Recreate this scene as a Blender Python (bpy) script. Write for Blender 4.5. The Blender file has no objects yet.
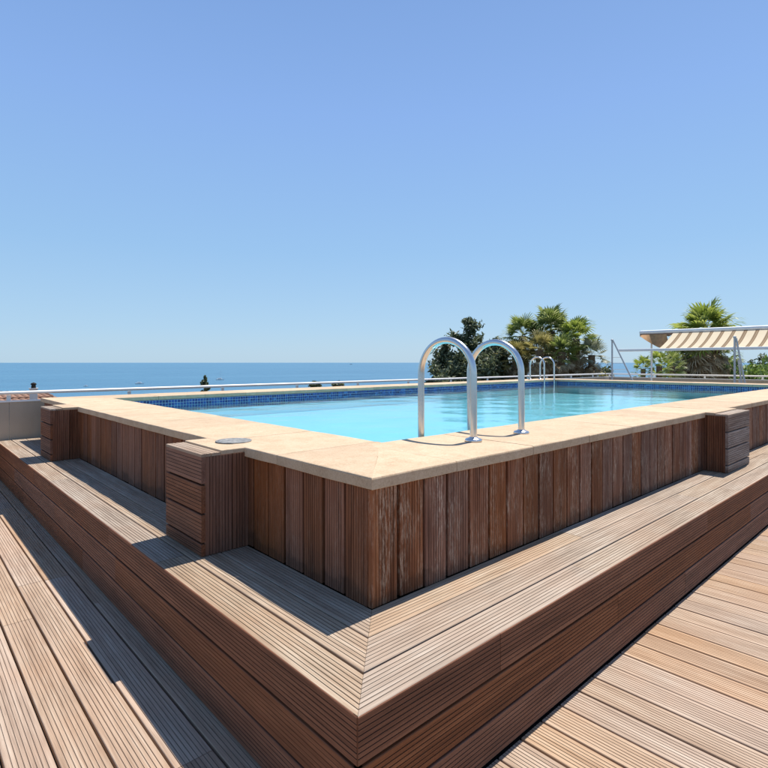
import bpy, bmesh, math, random
import numpy as np
from mathutils import Matrix, Vector, noise as mnoise

random.seed(7)
rng = np.random.default_rng(7)
S = bpy.context.scene
C = bpy.context.collection

# ------------------------------------------------------------------ camera
CAM = Vector((-1.308, -1.4815, 0.92))
YAW = 0.825
cd = bpy.data.cameras.new('camera'); cam = bpy.data.objects.new('camera', cd); C.objects.link(cam)
cd.sensor_width = 36; cd.sensor_fit = 'HORIZONTAL'
cd.lens = 530.4 / 768 * 36
cd.shift_y = -(384 - 362.35) / 768
cd.clip_start = 0.05; cd.clip_end = 200000
cam.location = CAM
cam.rotation_euler = (math.radians(90), 0, YAW - math.pi / 2)
S.camera = cam
S.render.resolution_x = S.render.resolution_y = 1024

# ------------------------------------------------------------------ light
sun_dir = Vector((0.45, 0.045, 1.0)).normalized()          # towards the sun
SUN_EL = math.asin(sun_dir.z); SUN_AZ = math.atan2(sun_dir.x, sun_dir.y)
W = bpy.data.worlds.new("World"); S.world = W; W.use_nodes = True
nt = W.node_tree; nt.nodes.clear()
sky = nt.nodes.new('ShaderNodeTexSky'); sky.sky_type = 'NISHITA'; sky.sun_disc = False
sky.sun_elevation = SUN_EL; sky.sun_rotation = SUN_AZ
sky.altitude = 0; sky.air_density = 1.0; sky.dust_density = 0.6; sky.ozone_density = 2.2
bg = nt.nodes.new('ShaderNodeBackground'); bg.inputs[1].default_value = 0.15
wo = nt.nodes.new('ShaderNodeOutputWorld')
# clear summer sky: the Nishita sky evened out by a haze-washed gradient that depends on elevation only
tcw = nt.nodes.new('ShaderNodeTexCoord'); sx = nt.nodes.new('ShaderNodeSeparateXYZ'); nt.links.new(tcw.outputs['Generated'], sx.inputs[0])
rw = nt.nodes.new('ShaderNodeValToRGB'); e_ = rw.color_ramp.elements
SKY = [(0.0, (.385, .55, .69)), (.06, (.335, .52, .71)), (.20, (.262, .455, .71)), (.42, (.215, .375, .71)), (.75, (.125, .245, .53)), (1, (.095, .195, .45))]
while len(e_) < len(SKY): e_.new(.5)
for i_, (p_, c_) in enumerate(SKY): e_[i_].position = p_; e_[i_].color = (*[v_ / 7 for v_ in c_], 1)
nt.links.new(sx.outputs[2], rw.inputs[0])
sc_ = nt.nodes.new('ShaderNodeVectorMath'); sc_.operation = 'SCALE'; sc_.inputs['Scale'].default_value = 7 * .87 / .15; nt.links.new(rw.outputs[0], sc_.inputs[0])
mw = nt.nodes.new('ShaderNodeMix'); mw.data_type = 'RGBA'; mw.inputs[0].default_value = .90
nt.links.new(sky.outputs[0], mw.inputs[6]); nt.links.new(sc_.outputs[0], mw.inputs[7])
nt.links.new(mw.outputs[2], bg.inputs[0]); nt.links.new(bg.outputs[0], wo.inputs[0])
sl = bpy.data.lights.new('sun', 'SUN'); sl.energy = 5.0; sl.angle = math.radians(0.5); sl.color = (1, 0.965, 0.91)
so = bpy.data.objects.new('sun', sl); C.objects.link(so)
so.rotation_euler = sun_dir.to_track_quat('Z', 'Y').to_euler()
S.view_settings.view_transform = 'Standard'; S.view_settings.look = 'None'
S.view_settings.exposure = 0.42; S.view_settings.gamma = 1
S.cycles.max_bounces = 10; S.cycles.transparent_max_bounces = 16

# ------------------------------------------------------------------ material helpers
def newmat(name):
    m = bpy.data.materials.new(name); m.use_nodes = True
    t = m.node_tree; t.nodes.clear()
    out = t.nodes.new('ShaderNodeOutputMaterial'); b = t.nodes.new('ShaderNodeBsdfPrincipled')
    t.links.new(b.outputs[0], out.inputs[0])
    return m, t, b, out
def N(t, kind, **kw):
    n = t.nodes.new(kind)
    for k, v in kw.items(): setattr(n, k, v)
    return n
def ramp(t, stops, fac):
    r = N(t, 'ShaderNodeValToRGB'); e = r.color_ramp.elements
    while len(e) < len(stops): e.new(0.5)
    for i, (p, c) in enumerate(stops):
        e[i].position = p; e[i].color = (*c, 1) if len(c) == 3 else c
    t.links.new(fac, r.inputs[0]); return r.outputs[0]
def mixc(t, fac, a, b, mode='MIX'):
    m = N(t, 'ShaderNodeMix', data_type='RGBA', blend_type=mode)
    for sock, v in ((0, fac), (6, a), (7, b)):
        if isinstance(v, (int, float)): m.inputs[sock].default_value = v
        elif isinstance(v, tuple): m.inputs[sock].default_value = (*v, 1)
        else: t.links.new(v, m.inputs[sock])
    return m.outputs[2]
def math_(t, op, a, b=None, clamp=False):
    m = N(t, 'ShaderNodeMath', operation=op, use_clamp=clamp)
    for i, v in enumerate((a, b)):
        if v is None: continue
        if isinstance(v, (int, float)): m.inputs[i].default_value = v
        else: t.links.new(v, m.inputs[i])
    return m.outputs[0]
def noise_(t, vec, scale, detail=4, rough=0.6):
    n = N(t, 'ShaderNodeTexNoise'); n.inputs['Scale'].default_value = scale
    n.inputs['Detail'].default_value = detail; n.inputs['Roughness'].default_value = rough
    t.links.new(vec, n.inputs['Vector']); return n.outputs['Fac']
def mapped(t, vec, scale, off=None):
    m = N(t, 'ShaderNodeMapping'); m.inputs['Scale'].default_value = scale
    t.links.new(vec, m.inputs['Vector'])
    if off is not None:
        a = N(t, 'ShaderNodeVectorMath', operation='ADD'); t.links.new(m.outputs[0], a.inputs[0]); t.links.new(off, a.inputs[1])
        return a.outputs[0]
    return m.outputs[0]
def bump(t, b, h, strength, dist):
    n = N(t, 'ShaderNodeBump'); n.inputs['Strength'].default_value = strength; n.inputs['Distance'].default_value = dist
    t.links.new(h, n.inputs['Height']); t.links.new(n.outputs[0], b.inputs['Normal']); return n

def wood(name, dark, mid, light, patch, patch_amt=0.5, fleck=0.0, fleck_col=(.5, .42, .34), dirt=0.0, var=0.25, rough=0.7, foot=False):
    """grooved plank: local X runs along the plank"""
    m, t, b, out = newmat(name)
    tc = N(t, 'ShaderNodeTexCoord'); oi = N(t, 'ShaderNodeObjectInfo'); geo = N(t, 'ShaderNodeNewGeometry')
    off = math_(t, 'MULTIPLY', oi.outputs['Random'], 173.0)
    cx = N(t, 'ShaderNodeCombineXYZ'); [t.links.new(off, cx.inputs[i]) for i in range(3)]
    fine = noise_(t, mapped(t, tc.outputs['Object'], (3, 90, 90), cx.outputs[0]), 1.6, 6, 0.65)
    streak = noise_(t, mapped(t, tc.outputs['Object'], (0.9, 16, 16), cx.outputs[0]), 1.4, 4, 0.6)
    big = noise_(t, mapped(t, geo.outputs['Position'], (1, 1, 1)), 1.7, 4, 0.62)
    f = math_(t, 'ADD', math_(t, 'MULTIPLY', fine, 0.5), math_(t, 'MULTIPLY', streak, 0.5))
    col = ramp(t, [(0.36, dark), (0.5, mid), (0.64, light)], f)
    pm = ramp(t, [(0.44, (0, 0, 0)), (0.62, (1, 1, 1))], big)
    col = mixc(t, math_(t, 'MULTIPLY', pm, patch_amt), col, mixc(t, f, tuple(c * .7 for c in patch), tuple(min(1, c * 1.25) for c in patch)))
    if fleck > 0:
        fl = noise_(t, mapped(t, tc.outputs['Object'], (9, 60, 60), cx.outputs[0]), 2.2, 8, 0.8)
        fm = noise_(t, mapped(t, tc.outputs['Object'], (1.5, 7, 7), cx.outputs[0]), 2.0, 3, 0.6)
        mask = math_(t, 'MULTIPLY', ramp(t, [(0.47, (0, 0, 0)), (0.66, (1, 1, 1))], fl), ramp(t, [(0.40, (0, 0, 0)), (0.62, (1, 1, 1))], fm))
        col = mixc(t, math_(t, 'MULTIPLY', mask, fleck, True), col, fleck_col)
    # small dark specks and stains
    sp = noise_(t, mapped(t, tc.outputs['Object'], (14, 60, 60), cx.outputs[0]), 3.0, 3, 0.6)
    col = mixc(t, math_(t, 'MULTIPLY', ramp(t, [(0.66, (0, 0, 0)), (0.74, (1, 1, 1))], sp), 0.45), col, dark)
    st = noise_(t, mapped(t, geo.outputs['Position'], (1, 1, 1)), 5.5, 5, 0.7)
    col = mixc(t, math_(t, 'MULTIPLY', ramp(t, [(0.52, (0, 0, 0)), (0.75, (1, 1, 1))], st), 0.35), col, tuple(c * 0.8 for c in mid))
    if foot:    # splash dirt and mould along the lower end of upright planks
        sp_ = N(t, 'ShaderNodeSeparateXYZ'); t.links.new(tc.outputs['Object'], sp_.inputs[0])
        hgt = math_(t, 'SUBTRACT', sp_.outputs[0], math_(t, 'MULTIPLY', math_(t, 'SUBTRACT', st, .35), .22))
        fm_ = ramp(t, [(0, (1, 1, 1)), (.018, (.3, .3, .3)), (.04, (0, 0, 0))], hgt)
        col = mixc(t, math_(t, 'MULTIPLY', fm_, .42), col, (.03, .018, .012))
    hs = N(t, 'ShaderNodeHueSaturation'); t.links.new(col, hs.inputs['Color'])
    t.links.new(math_(t, 'ADD', math_(t, 'MULTIPLY', oi.outputs['Random'], var), 1 - var / 2 - dirt), hs.inputs['Value'])
    r2 = math_(t, 'FRACT', math_(t, 'MULTIPLY', oi.outputs['Random'], 7.31))
    t.links.new(math_(t, 'ADD', math_(t, 'MULTIPLY', r2, 0.26), 0.92), hs.inputs['Saturation'])
    t.links.new(hs.outputs[0], b.inputs['Base Color'])
    b.inputs['Roughness'].default_value = rough
    b.inputs['Specular IOR Level'].default_value = 0.3
    bump(t, b, math_(t, 'ADD', fine, math_(t, 'MULTIPLY', streak, 0.5)), 0.5, 0.0025)
    return m

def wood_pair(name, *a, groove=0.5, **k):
    """[surface, darker copy for the groove faces]"""
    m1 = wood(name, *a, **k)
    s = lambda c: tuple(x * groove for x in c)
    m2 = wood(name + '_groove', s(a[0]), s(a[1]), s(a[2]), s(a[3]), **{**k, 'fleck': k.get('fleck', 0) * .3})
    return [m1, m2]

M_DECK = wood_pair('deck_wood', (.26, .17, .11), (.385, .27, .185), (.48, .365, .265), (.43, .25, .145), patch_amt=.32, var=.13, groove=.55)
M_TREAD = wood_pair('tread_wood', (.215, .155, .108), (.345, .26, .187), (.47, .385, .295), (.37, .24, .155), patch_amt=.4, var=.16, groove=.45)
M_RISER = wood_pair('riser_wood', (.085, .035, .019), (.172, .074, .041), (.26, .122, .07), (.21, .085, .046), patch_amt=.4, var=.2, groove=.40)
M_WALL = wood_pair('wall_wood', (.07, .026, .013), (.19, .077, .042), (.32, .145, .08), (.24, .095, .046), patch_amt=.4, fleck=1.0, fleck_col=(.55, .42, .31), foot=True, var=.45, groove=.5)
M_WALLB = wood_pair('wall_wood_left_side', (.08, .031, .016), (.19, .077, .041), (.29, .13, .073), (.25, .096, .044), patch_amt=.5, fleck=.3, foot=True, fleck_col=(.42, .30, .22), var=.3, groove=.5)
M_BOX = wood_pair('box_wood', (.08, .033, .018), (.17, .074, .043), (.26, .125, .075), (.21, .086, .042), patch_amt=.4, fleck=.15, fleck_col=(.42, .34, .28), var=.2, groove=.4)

def plain(name, col, rough=0.6, metal=0.0, nscale=0, namt=0.0, col2=None, bstr=0, bdist=.003, spec=0.5, detail=4):
    m, t, b, out = newmat(name)
    b.inputs['Roughness'].default_value = rough; b.inputs['Metallic'].default_value = metal
    b.inputs['Specular IOR Level'].default_value = spec
    if nscale:
        tc = N(t, 'ShaderNodeTexCoord')
        n = noise_(t, tc.outputs['Object'], nscale, detail)
        c = ramp(t, [(0.5 - .2 / max(namt, .2) * .5, col), (0.5 + .2 / max(namt, .2) * .5, col2 or tuple(x * .7 for x in col))], n)
        t.links.new(c, b.inputs['Base Color'])
        if bstr: bump(t, b, n, bstr, bdist)
    else: b.inputs['Base Color'].default_value = (*col, 1)
    return m

def stone_mat():
    m, t, b, out = newmat('coping_stone')
    geo = N(t, 'ShaderNodeNewGeometry'); P = geo.outputs['Position']; oi = N(t, 'ShaderNodeObjectInfo')
    f = noise_(t, P, 130, 4, .8); g = noise_(t, P, 9, 6, .65); h = noise_(t, P, 2.2, 4, .6)
    c = ramp(t, [(0.34, (.39, .265, .16)), (0.5, (.53, .385, .245)), (0.66, (.63, .485, .33))], math_(t, 'ADD', math_(t, 'MULTIPLY', f, .6), math_(t, 'MULTIPLY', g, .4)))
    c = mixc(t, math_(t, 'MULTIPLY', ramp(t, [(.45, (0, 0, 0)), (.7, (1, 1, 1))], h), .45), c, (.48, .33, .215))
    sp = noise_(t, P, 75, 2, .5)
    c = mixc(t, math_(t, 'MULTIPLY', ramp(t, [(.66, (0, 0, 0)), (.72, (1, 1, 1))], sp), .4), c, (.26, .19, .125))
    st = noise_(t, P, 3.7, 7, .72)
    c = mixc(t, math_(t, 'MULTIPLY', ramp(t, [(.56, (0, 0, 0)), (.74, (1, 1, 1))], st), .35), c, (.39, .30, .21))
    hs = N(t, 'ShaderNodeHueSaturation'); t.links.new(c, hs.inputs['Color'])
    t.links.new(math_(t, 'ADD', math_(t, 'MULTIPLY', oi.outputs['Random'], .16), .90), hs.inputs['Value'])
    t.links.new(hs.outputs[0], b.inputs['Base Color']); b.inputs['Roughness'].default_value = .85
    b.inputs['Specular IOR Level'].default_value = .25
    bump(t, b, math_(t, 'ADD', f, math_(t, 'MULTIPLY', g, 2.0)), .35, .002)
    return m
M_STONE = stone_mat()
M_MORTAR = plain('mortar', (.42, .34, .26), .9, 0, 60, .6)
M_DARK = plain('dark_underframe', (.02, .015, .012), .9)
M_CORE = plain('pool_shell_concrete', (.02, .014, .011), .9, 0, 12, .5)
M_STEEL = None
def steel():
    m, t, b, out = newmat('stainless_steel')
    tc = N(t, 'ShaderNodeTexCoord'); n = noise_(t, tc.outputs['Object'], 9, 4)
    b.inputs['Metallic'].default_value = 1; b.inputs['Base Color'].default_value = (.68, .66, .63, 1)
    t.links.new(ramp(t, [(.35, (.20,) * 3), (.7, (.30,) * 3)], n), b.inputs['Roughness'])
    return m
M_STEEL = steel()
M_RAIL = plain('white_painted_aluminium', (.86, .83, .77), .4, 0, 8, .4, (.78, .74, .68))
M_POST = plain('grey_metal', (.60, .58, .54), .45, .1, 15, .5, (.48, .46, .43))
M_GREYLID = plain('grey_plastic_lid', (.27, .26, .24), .7, 0, 40, .8, (.15, .15, .14), .3, .002)

def tile_mat():
    m, t, b, out = newmat('blue_mosaic')
    geo = N(t, 'ShaderNodeNewGeometry')
    c = ramp(t, [(0, (.005, .018, .10)), (.5, (.008, .035, .18)), (.85, (.016, .07, .27)), (1, (.04, .14, .34))], geo.outputs['Random Per Island'])
    t.links.new(c, b.inputs['Base Color']); b.inputs['Roughness'].default_value = .15
    return m
M_TILE = tile_mat()
M_GROUT = plain('tile_grout', (.42, .55, .62), .8, 0, 30, .5, (.34, .46, .54))
def basin_mat():
    m, t, b, out = newmat('pool_liner')
    geo = N(t, 'ShaderNodeNewGeometry'); P = geo.outputs['Position']
    n = noise_(t, P, 1.3, 4)
    c = ramp(t, [(.3, (.19, .455, .56)), (.7, (.24, .51, .61))], n)
    t.links.new(c, b.inputs['Base Color']); b.inputs['Roughness'].default_value = .6
    return m
M_BASIN = basin_mat()
M_BASINW = plain('pool_wall_light_tint', (.48, .82, .85), .6, 0, 2, .4, (.42, .77, .82))  # lightened to stand in for light scattered in the water
def water_mat():
    m, t, b, out = newmat('pool_water_surface'); t.nodes.remove(b)
    geo = N(t, 'ShaderNodeNewGeometry'); P = geo.outputs['Position']
    tr = N(t, 'ShaderNodeBsdfTransparent'); tr.inputs[0].default_value = (.72, .95, .97, 1)
    gl = N(t, 'ShaderNodeBsdfGlossy'); gl.inputs['Roughness'].default_value = .03; gl.inputs['Color'].default_value = (1, 1, 1, 1)
    fr = N(t, 'ShaderNodeFresnel'); fr.inputs['IOR'].default_value = 1.33
    n1 = noise_(t, mapped(t, P, (1, 1, 0)), 26, 3, .5)
    bp = N(t, 'ShaderNodeBump'); bp.inputs['Strength'].default_value = .25; bp.inputs['Distance'].default_value = .004
    t.links.new(n1, bp.inputs['Height']); t.links.new(bp.outputs[0], gl.inputs['Normal']); t.links.new(bp.outputs[0], fr.inputs['Normal'])
    mx = N(t, 'ShaderNodeMixShader'); t.links.new(fr.outputs[0], mx.inputs[0]); t.links.new(tr.outputs[0], mx.inputs[1]); t.links.new(gl.outputs[0], mx.inputs[2])
    t.links.new(mx.outputs[0], out.inputs[0])
    return m
M_WATER = water_mat()
def sea_mat():
    m, t, b, out = newmat('sea_water')
    geo = N(t, 'ShaderNodeNewGeometry'); P = geo.outputs['Position']
    w = noise_(t, mapped(t, P, (1, 1, 0)), .35, 5, .6)
    sw = noise_(t, mapped(t, P, (.0016, .006, 0)), 1.0, 5, .6)
    c = ramp(t, [(.35, (.05, .145, .225)), (.65, (.075, .185, .27))], sw)
    t.links.new(c, b.inputs['Base Color'])
    t.links.new(ramp(t, [(.35, (.30,) * 3), (.65, (.45,) * 3)], sw), b.inputs['Roughness'])
    b.inputs['IOR'].default_value = 1.33
    bump(t, b, w, 1.0, 1.2)
    return m
M_SEA = sea_mat()

# ------------------------------------------------------------------ object helpers
WM = {}
def link(o, parent=None, Mx=None):
    Mx = Mx if Mx is not None else Matrix.Identity(4)
    C.objects.link(o); WM[o.name] = Mx
    if parent is not None:
        o.parent = parent; o.matrix_parent_inverse = Matrix.Identity(4)
        o.matrix_basis = WM[parent.name].inverted() @ Mx
    else: o.matrix_basis = Mx
    return o
def tag(o, label=None, cat=None, group=None, kind=None):
    if label: o['label'] = label
    if cat: o['category'] = cat
    if group: o['group'] = group
    if kind: o['kind'] = kind
    return o
def thing(name, label, cat, loc=(0, 0, 0), rz=0, group=None):
    o = bpy.data.objects.new(name, None); o.empty_display_size = .2
    link(o, None, Matrix.Translation(loc) @ Matrix.Rotation(rz, 4, 'Z'))
    return tag(o, label, cat, group)
def mk(name, mesh, mat, parent=None, Mx=None):
    if mat is not None and not mesh.materials:
        for m in (mat if isinstance(mat, list) else [mat]): mesh.materials.append(m)
    return link(bpy.data.objects.new(name, mesh), parent, Mx)
def frame(o, x, y, z):
    m = Matrix.Identity(4)
    for i, v in enumerate((x, y, z, o)):
        for j in range(3): m[j][i] = v[j]
    return m
class MB:
    def __init__(s): s.v = []; s.f = []; s.mi = []; s.sm = []
    def add(s, v, f, mi=0, smooth=False):
        n = len(s.v); s.v += [tuple(p) for p in v]; s.f += [tuple(i + n for i in q) for q in f]
        s.mi += [mi] * len(f); s.sm += [smooth] * len(f)
    def box(s, a, b, mi=0, ch=0.0):
        x0, y0, z0 = a; x1, y1, z1 = b
        if ch <= 0:
            v = [(x0, y0, z0), (x1, y0, z0), (x1, y1, z0), (x0, y1, z0), (x0, y0, z1), (x1, y0, z1), (x1, y1, z1), (x0, y1, z1)]
            s.add(v, [(3, 2, 1, 0), (4, 5, 6, 7), (0, 1, 5, 4), (1, 2, 6, 5), (2, 3, 7, 6), (3, 0, 4, 7)], mi)
        else:
            bm = bmesh.new(); bmesh.ops.create_cube(bm, size=1)
            bmesh.ops.scale(bm, vec=(x1 - x0, y1 - y0, z1 - z0), verts=bm.verts)
            bmesh.ops.translate(bm, vec=((x0 + x1) / 2, (y0 + y1) / 2, (z0 + z1) / 2), verts=bm.verts)
            bmesh.ops.bevel(bm, geom=bm.edges[:], offset=ch, segments=2, affect='EDGES', profile=.5)
            bm.verts.index_update()
            s.add([v.co[:] for v in bm.verts], [[v.index for v in f.verts] for f in bm.faces], mi); bm.free()
    def tube(s, pts, r, n=10, mi=0, caps=True, smooth=True):
        pts = [Vector(p) for p in pts]; rs = r if isinstance(r, (list, tuple)) else [r] * len(pts)
        rings = []; up = None
        for i, p in enumerate(pts):
            d = (pts[min(i + 1, len(pts) - 1)] - pts[max(i - 1, 0)]).normalized()
            if up is None: up = Vector((0, 0, 1)) if abs(d.z) < .9 else Vector((1, 0, 0))
            a = d.cross(up).normalized(); b = a.cross(d).normalized(); up = b
            rings.append([p + (a * math.cos(2 * math.pi * k / n) + b * math.sin(2 * math.pi * k / n)) * rs[i] for k in range(n)])
        v = [q for g in rings for q in g]; f = []
        for i in range(len(pts) - 1):
            for k in range(n): f.append((i * n + k, i * n + (k + 1) % n, (i + 1) * n + (k + 1) % n, (i + 1) * n + k))
        s.add(v, f, mi, smooth)
        if caps: s.add(rings[0], [tuple(range(n - 1, -1, -1))], mi); s.add(rings[-1], [tuple(range(n))], mi)
    def lathe(s, c, prof, n=24, mi=0, smooth=True):
        v = []; f = []
        for r, z in prof:
            for k in range(n): v.append((c[0] + r * math.cos(2 * math.pi * k / n), c[1] + r * math.sin(2 * math.pi * k / n), c[2] + z))
        for i in range(len(prof) - 1):
            for k in range(n): f.append((i * n + k, i * n + (k + 1) % n, (i + 1) * n + (k + 1) % n, (i + 1) * n + k))
        s.add(v, f, mi, smooth)
    def mesh(s, name='mesh'):
        me = bpy.data.meshes.new(name); me.from_pydata(s.v, [], s.f)
        me.polygons.foreach_set('material_index', s.mi); me.polygons.foreach_set('use_smooth', s.sm); me.update()
        return me

# ------------------------------------------------------------------ grooved plank
_pc = {}
def plank_mesh(L, Wd, T, ng=7, k0=0.0, k1=0.0, gw=.0030, gd=.0022, edge=.012, ch=.002):
    """X: length, Y: width, Z: top face at 0. k0/k1: mitre (x shift per unit of y)"""
    key = (round(L, 3), round(Wd, 4), T, ng, k0, k1)
    if key in _pc: return _pc[key]
    prof = [(0, -T, 0), (0, -ch, 0), (ch, 0, 0)]
    if ng:
        pitch = (Wd - 2 * edge) / ng
        for i in range(ng):
            c = edge + pitch * (i + .5)
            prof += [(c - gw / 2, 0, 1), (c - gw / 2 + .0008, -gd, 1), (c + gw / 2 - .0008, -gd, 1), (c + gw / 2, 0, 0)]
    prof += [(Wd - ch, 0, 0), (Wd, -ch, 0), (Wd, -T, 0)]
    n = len(prof); v = []
    for y, z, _ in prof: v.append((k0 * y, y, z))
    for y, z, _ in prof: v.append((L + k1 * y, y, z))
    f = []; mi = []
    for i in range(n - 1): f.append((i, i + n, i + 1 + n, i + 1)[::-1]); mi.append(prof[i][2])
    f.append((n - 1, 2 * n - 1, n, 0)[::-1]); mi.append(0)
    f.append(tuple(range(n))[::-1]); f.append(tuple(range(n, 2 * n))); mi += [0, 0]
    me = bpy.data.meshes.new('plank'); me.from_pydata(v, [], f); me.polygons.foreach_set('material_index', mi); me.update()
    _pc[key] = me; return me
def plank(name, parent, mats, o, x, y, z, L, Wd, T=.02, ng=7, k0=0., k1=0., label=None, jit=0.0):
    base = plank_mesh(L, Wd, T, ng, k0, k1)
    if not base.materials:
        for m in mats: base.materials.append(m)
    elif base.materials[0] != mats[0]:
        base = base.copy(); base.materials.clear()
        for m in mats: base.materials.append(m)
        _pc[(round(L, 3), round(Wd, 4), T, ng, k0, k1)] = base
    Mx = frame(Vector(o), Vector(x), Vector(y), Vector(z))
    if jit:
        Mx = Mx @ Matrix.Translation((random.uniform(-jit, jit), random.uniform(-jit, jit) * .6, random.uniform(-jit, jit))) @ Matrix.Rotation(random.uniform(-jit, jit) * 1.2, 4, 'Z') @ Matrix.Rotation(random.uniform(-jit, jit) * 3, 4, 'X')
    ob = mk(name, base, None, parent, Mx)
    if label: ob['label'] = label
    return ob
X, Y, Z = Vector((1, 0, 0)), Vector((0, 1, 0)), Vector((0, 0, 1))

BW = .424          # step width
DZ = -.41          # deck level
PX, PY = 11.45, 5.97   # outer size of the pool
ZT = .4965         # coping top

# ------------------------------------------------------------------ setting: sea, land, slab
def disc(r0, r1, z, n=96, cx=0, cy=0):
    mb = MB(); v = []
    for r in (r0, r1): v += [(cx + r * math.cos(2 * math.pi * k / n), cy + r * math.sin(2 * math.pi * k / n), z) for k in range(n)]
    mb.add(v, [(k, n + k, n + (k + 1) % n, (k + 1) % n) for k in range(n)]); return mb
mb = MB(); n = 128
rr = [0, 600, 2000, 6000, 18000, 45000]
for i in range(len(rr) - 1):
    a, b_ = max(rr[i], .01), rr[i + 1]
    v = [(r * math.cos(2 * math.pi * k / n), r * math.sin(2 * math.pi * k / n), -26) for r in (a, b_) for k in range(n)]
    mb.add(v, [(k, n + k, n + (k + 1) % n, (k + 1) % n) for k in range(n)])
tag(mk('sea', mb.mesh(), M_SEA), 'calm blue sea reaching to the horizon', kind='structure')

M_LAND = plain('dry_ground', (.16, .13, .085), .95, 0, .12, .8, (.06, .075, .035), .5, .3)
# coastal land as a gridded sheet that falls away to the shore
gx = np.linspace(-420, 420, 57); v = []; f = []
def land_z(x, y):
    r = math.hypot(x, y) + 25 * mnoise.noise(Vector((x * .01, y * .01, 0)))
    t = min(1, max(0, (r - 110) / 190)); t = t * t * (3 - 2 * t)
    return -12.5 - 16.5 * t + 1.0 * mnoise.noise(Vector((x * .03, y * .03, 3)))
for iy, y in enumerate(gx):
    for ix, x in enumerate(gx): v.append((x, y, land_z(x, y)))
for iy in range(56):
    for ix in range(56): a = iy * 57 + ix; f.append((a, a + 1, a + 58, a + 57))
mb = MB(); mb.add(v, f, 0, True)
tag(mk('ground', mb.mesh(), M_LAND), 'dry coastal ground below the terrace falling to the sea', kind='structure')

M_SLAB = plain('terrace_concrete', (.36, .33, .29), .85, 0, 3, .5, (.28, .25, .22), .2, .004)
mb = MB(); mb.box((-5, -6, -13.5), (19, 6.45, -.47))
tag(mk('terrace_slab', mb.mesh(), M_SLAB), 'concrete roof terrace slab and building body under the deck', kind='structure')

# ------------------------------------------------------------------ deck
mb = MB(); mb.box((-4.6, -4.5, -.469), (12.2, 6.14, DZ - .024))
deck = mk('terrace_deck', mb.mesh(), M_DARK); tag(deck, 'terrace deck of pale grooved wooden boards', kind='structure')
PITCH = .1365; SEAM0 = .187 - 40 * PITCH
k = 0; xs = SEAM0 + 8 * PITCH
while xs < 9.2:
    w_ = PITCH - .0095
    random.seed(int(xs * 1000) + 9)
    if xs < -BW - .0:       # boards that run past the end of the step
        if xs + w_ > -BW: w_ = w_
        cuts = [-3.4]
        i_ = round((xs + .632) / PITCH)
        if i_ == 0: cuts += [-1.8, .255, 2.3, 4.4]
        elif i_ == 1: cuts += [-.9, 1.75, 3.9]
        else:
            y_ = -3.4 + random.uniform(.8, 2.2)
            while y_ < 5.6: cuts.append(y_); y_ += random.uniform(1.9, 2.6)
        cuts.append(6.12)
    else:
        far = xs > 4.5
        cuts = [-3.4] + ([] if far else [random.uniform(-2.6, -1.5)]) + [-BW - .007]
    for a, b_ in zip(cuts[:-1], cuts[1:]):
        dz = random.uniform(-.0012, .0012)
        plank('deck_board', deck, M_DECK, (xs + w_, a + .0015, DZ + dz), Y, -X, Z, b_ - a - .003, w_, .022)
    xs += PITCH

# ------------------------------------------------------------------ wooden step around the pool
step = thing('wooden_step', 'wide wooden step of pale treads and brown risers wrapping the raised pool', 'step', (0, 0, DZ))
mb = MB()   # dark frame inside the step
mb.box((-BW + .05, -BW + .05, DZ - .02), (PX - .02, -.002, -.05)); mb.box((-BW + .05, -.002, DZ - .02), (-.002, 6.10, -.05))
mk('underframe', mb.mesh(), M_DARK, step)
TW = BW / 3
jr = [[1.35, 3.6, 6.1, 8.7], [2.7, 5.1, 7.4, 9.8], [.95, 3.15, 5.6, 8.2]]
jl = [[1.9, 4.1], [2.6, 4.9], [1.02, 3.3]]
for r in range(3):
    gap = (.002, .0065, .002)[r]          # third seam is the widest
    # right arm (runs along X); row 0 lies against the wall
    y0 = -TW * (r + 1); w_ = TW - .004
    w_ = TW - (.003, .005, .0075)[r]
    cuts = [0] + jr[r] + [PX]
    for i, (a, b_) in enumerate(zip(cuts[:-1], cuts[1:])):
        dz = random.uniform(-.001, .001)
        if i == 0:
            st = y0 + .0008   # mitre: x = y
            plank('tread_board', step, M_TREAD, (st, y0, dz), X, Y, Z, b_ - st - .001, w_, .022, 7, 1.0, 0.)
        else: plank('tread_board', step, M_TREAD, (a + .001, y0, dz), X, Y, Z, b_ - a - .002, w_, .022)
    # left arm (runs along Y)
    x1 = -TW * r - (.003, .006, .0085)[r]; w2 = TW - (.003, .006, .0085)[r] - .0005; cuts = [0] + jl[r] + [6.12]
    for i, (a, b_) in enumerate(zip(cuts[:-1], cuts[1:])):
        dz = random.uniform(-.001, .001)
        if i == 0:
            # local x=+Y, local y=-X starting at x1 ; mitre y = x
            st = x1 + .0008
            plank('tread_board', step, M_TREAD, (x1, st, dz), Y, -X, Z, b_ - st - .001, w2, .022, 7, -1.0, 0.)
        else: plank('tread_board', step, M_TREAD, (x1, a + .001, dz), Y, -X, Z, b_ - a - .002, w2, .022)
rz = [(-.0235, .107), (-.137, .130), (-.273, .130)]
zt_ = -.0
jrr = [[.204, 2.4, 4.9, 7.4, 9.7], [1.12, 3.4, 5.8, 8.3], [2.0, 4.4, 6.9, 9.2]]
jll = [[1.75, 3.9], [1.62, 3.1, 4.9], [2.3, 4.4]]
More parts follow.
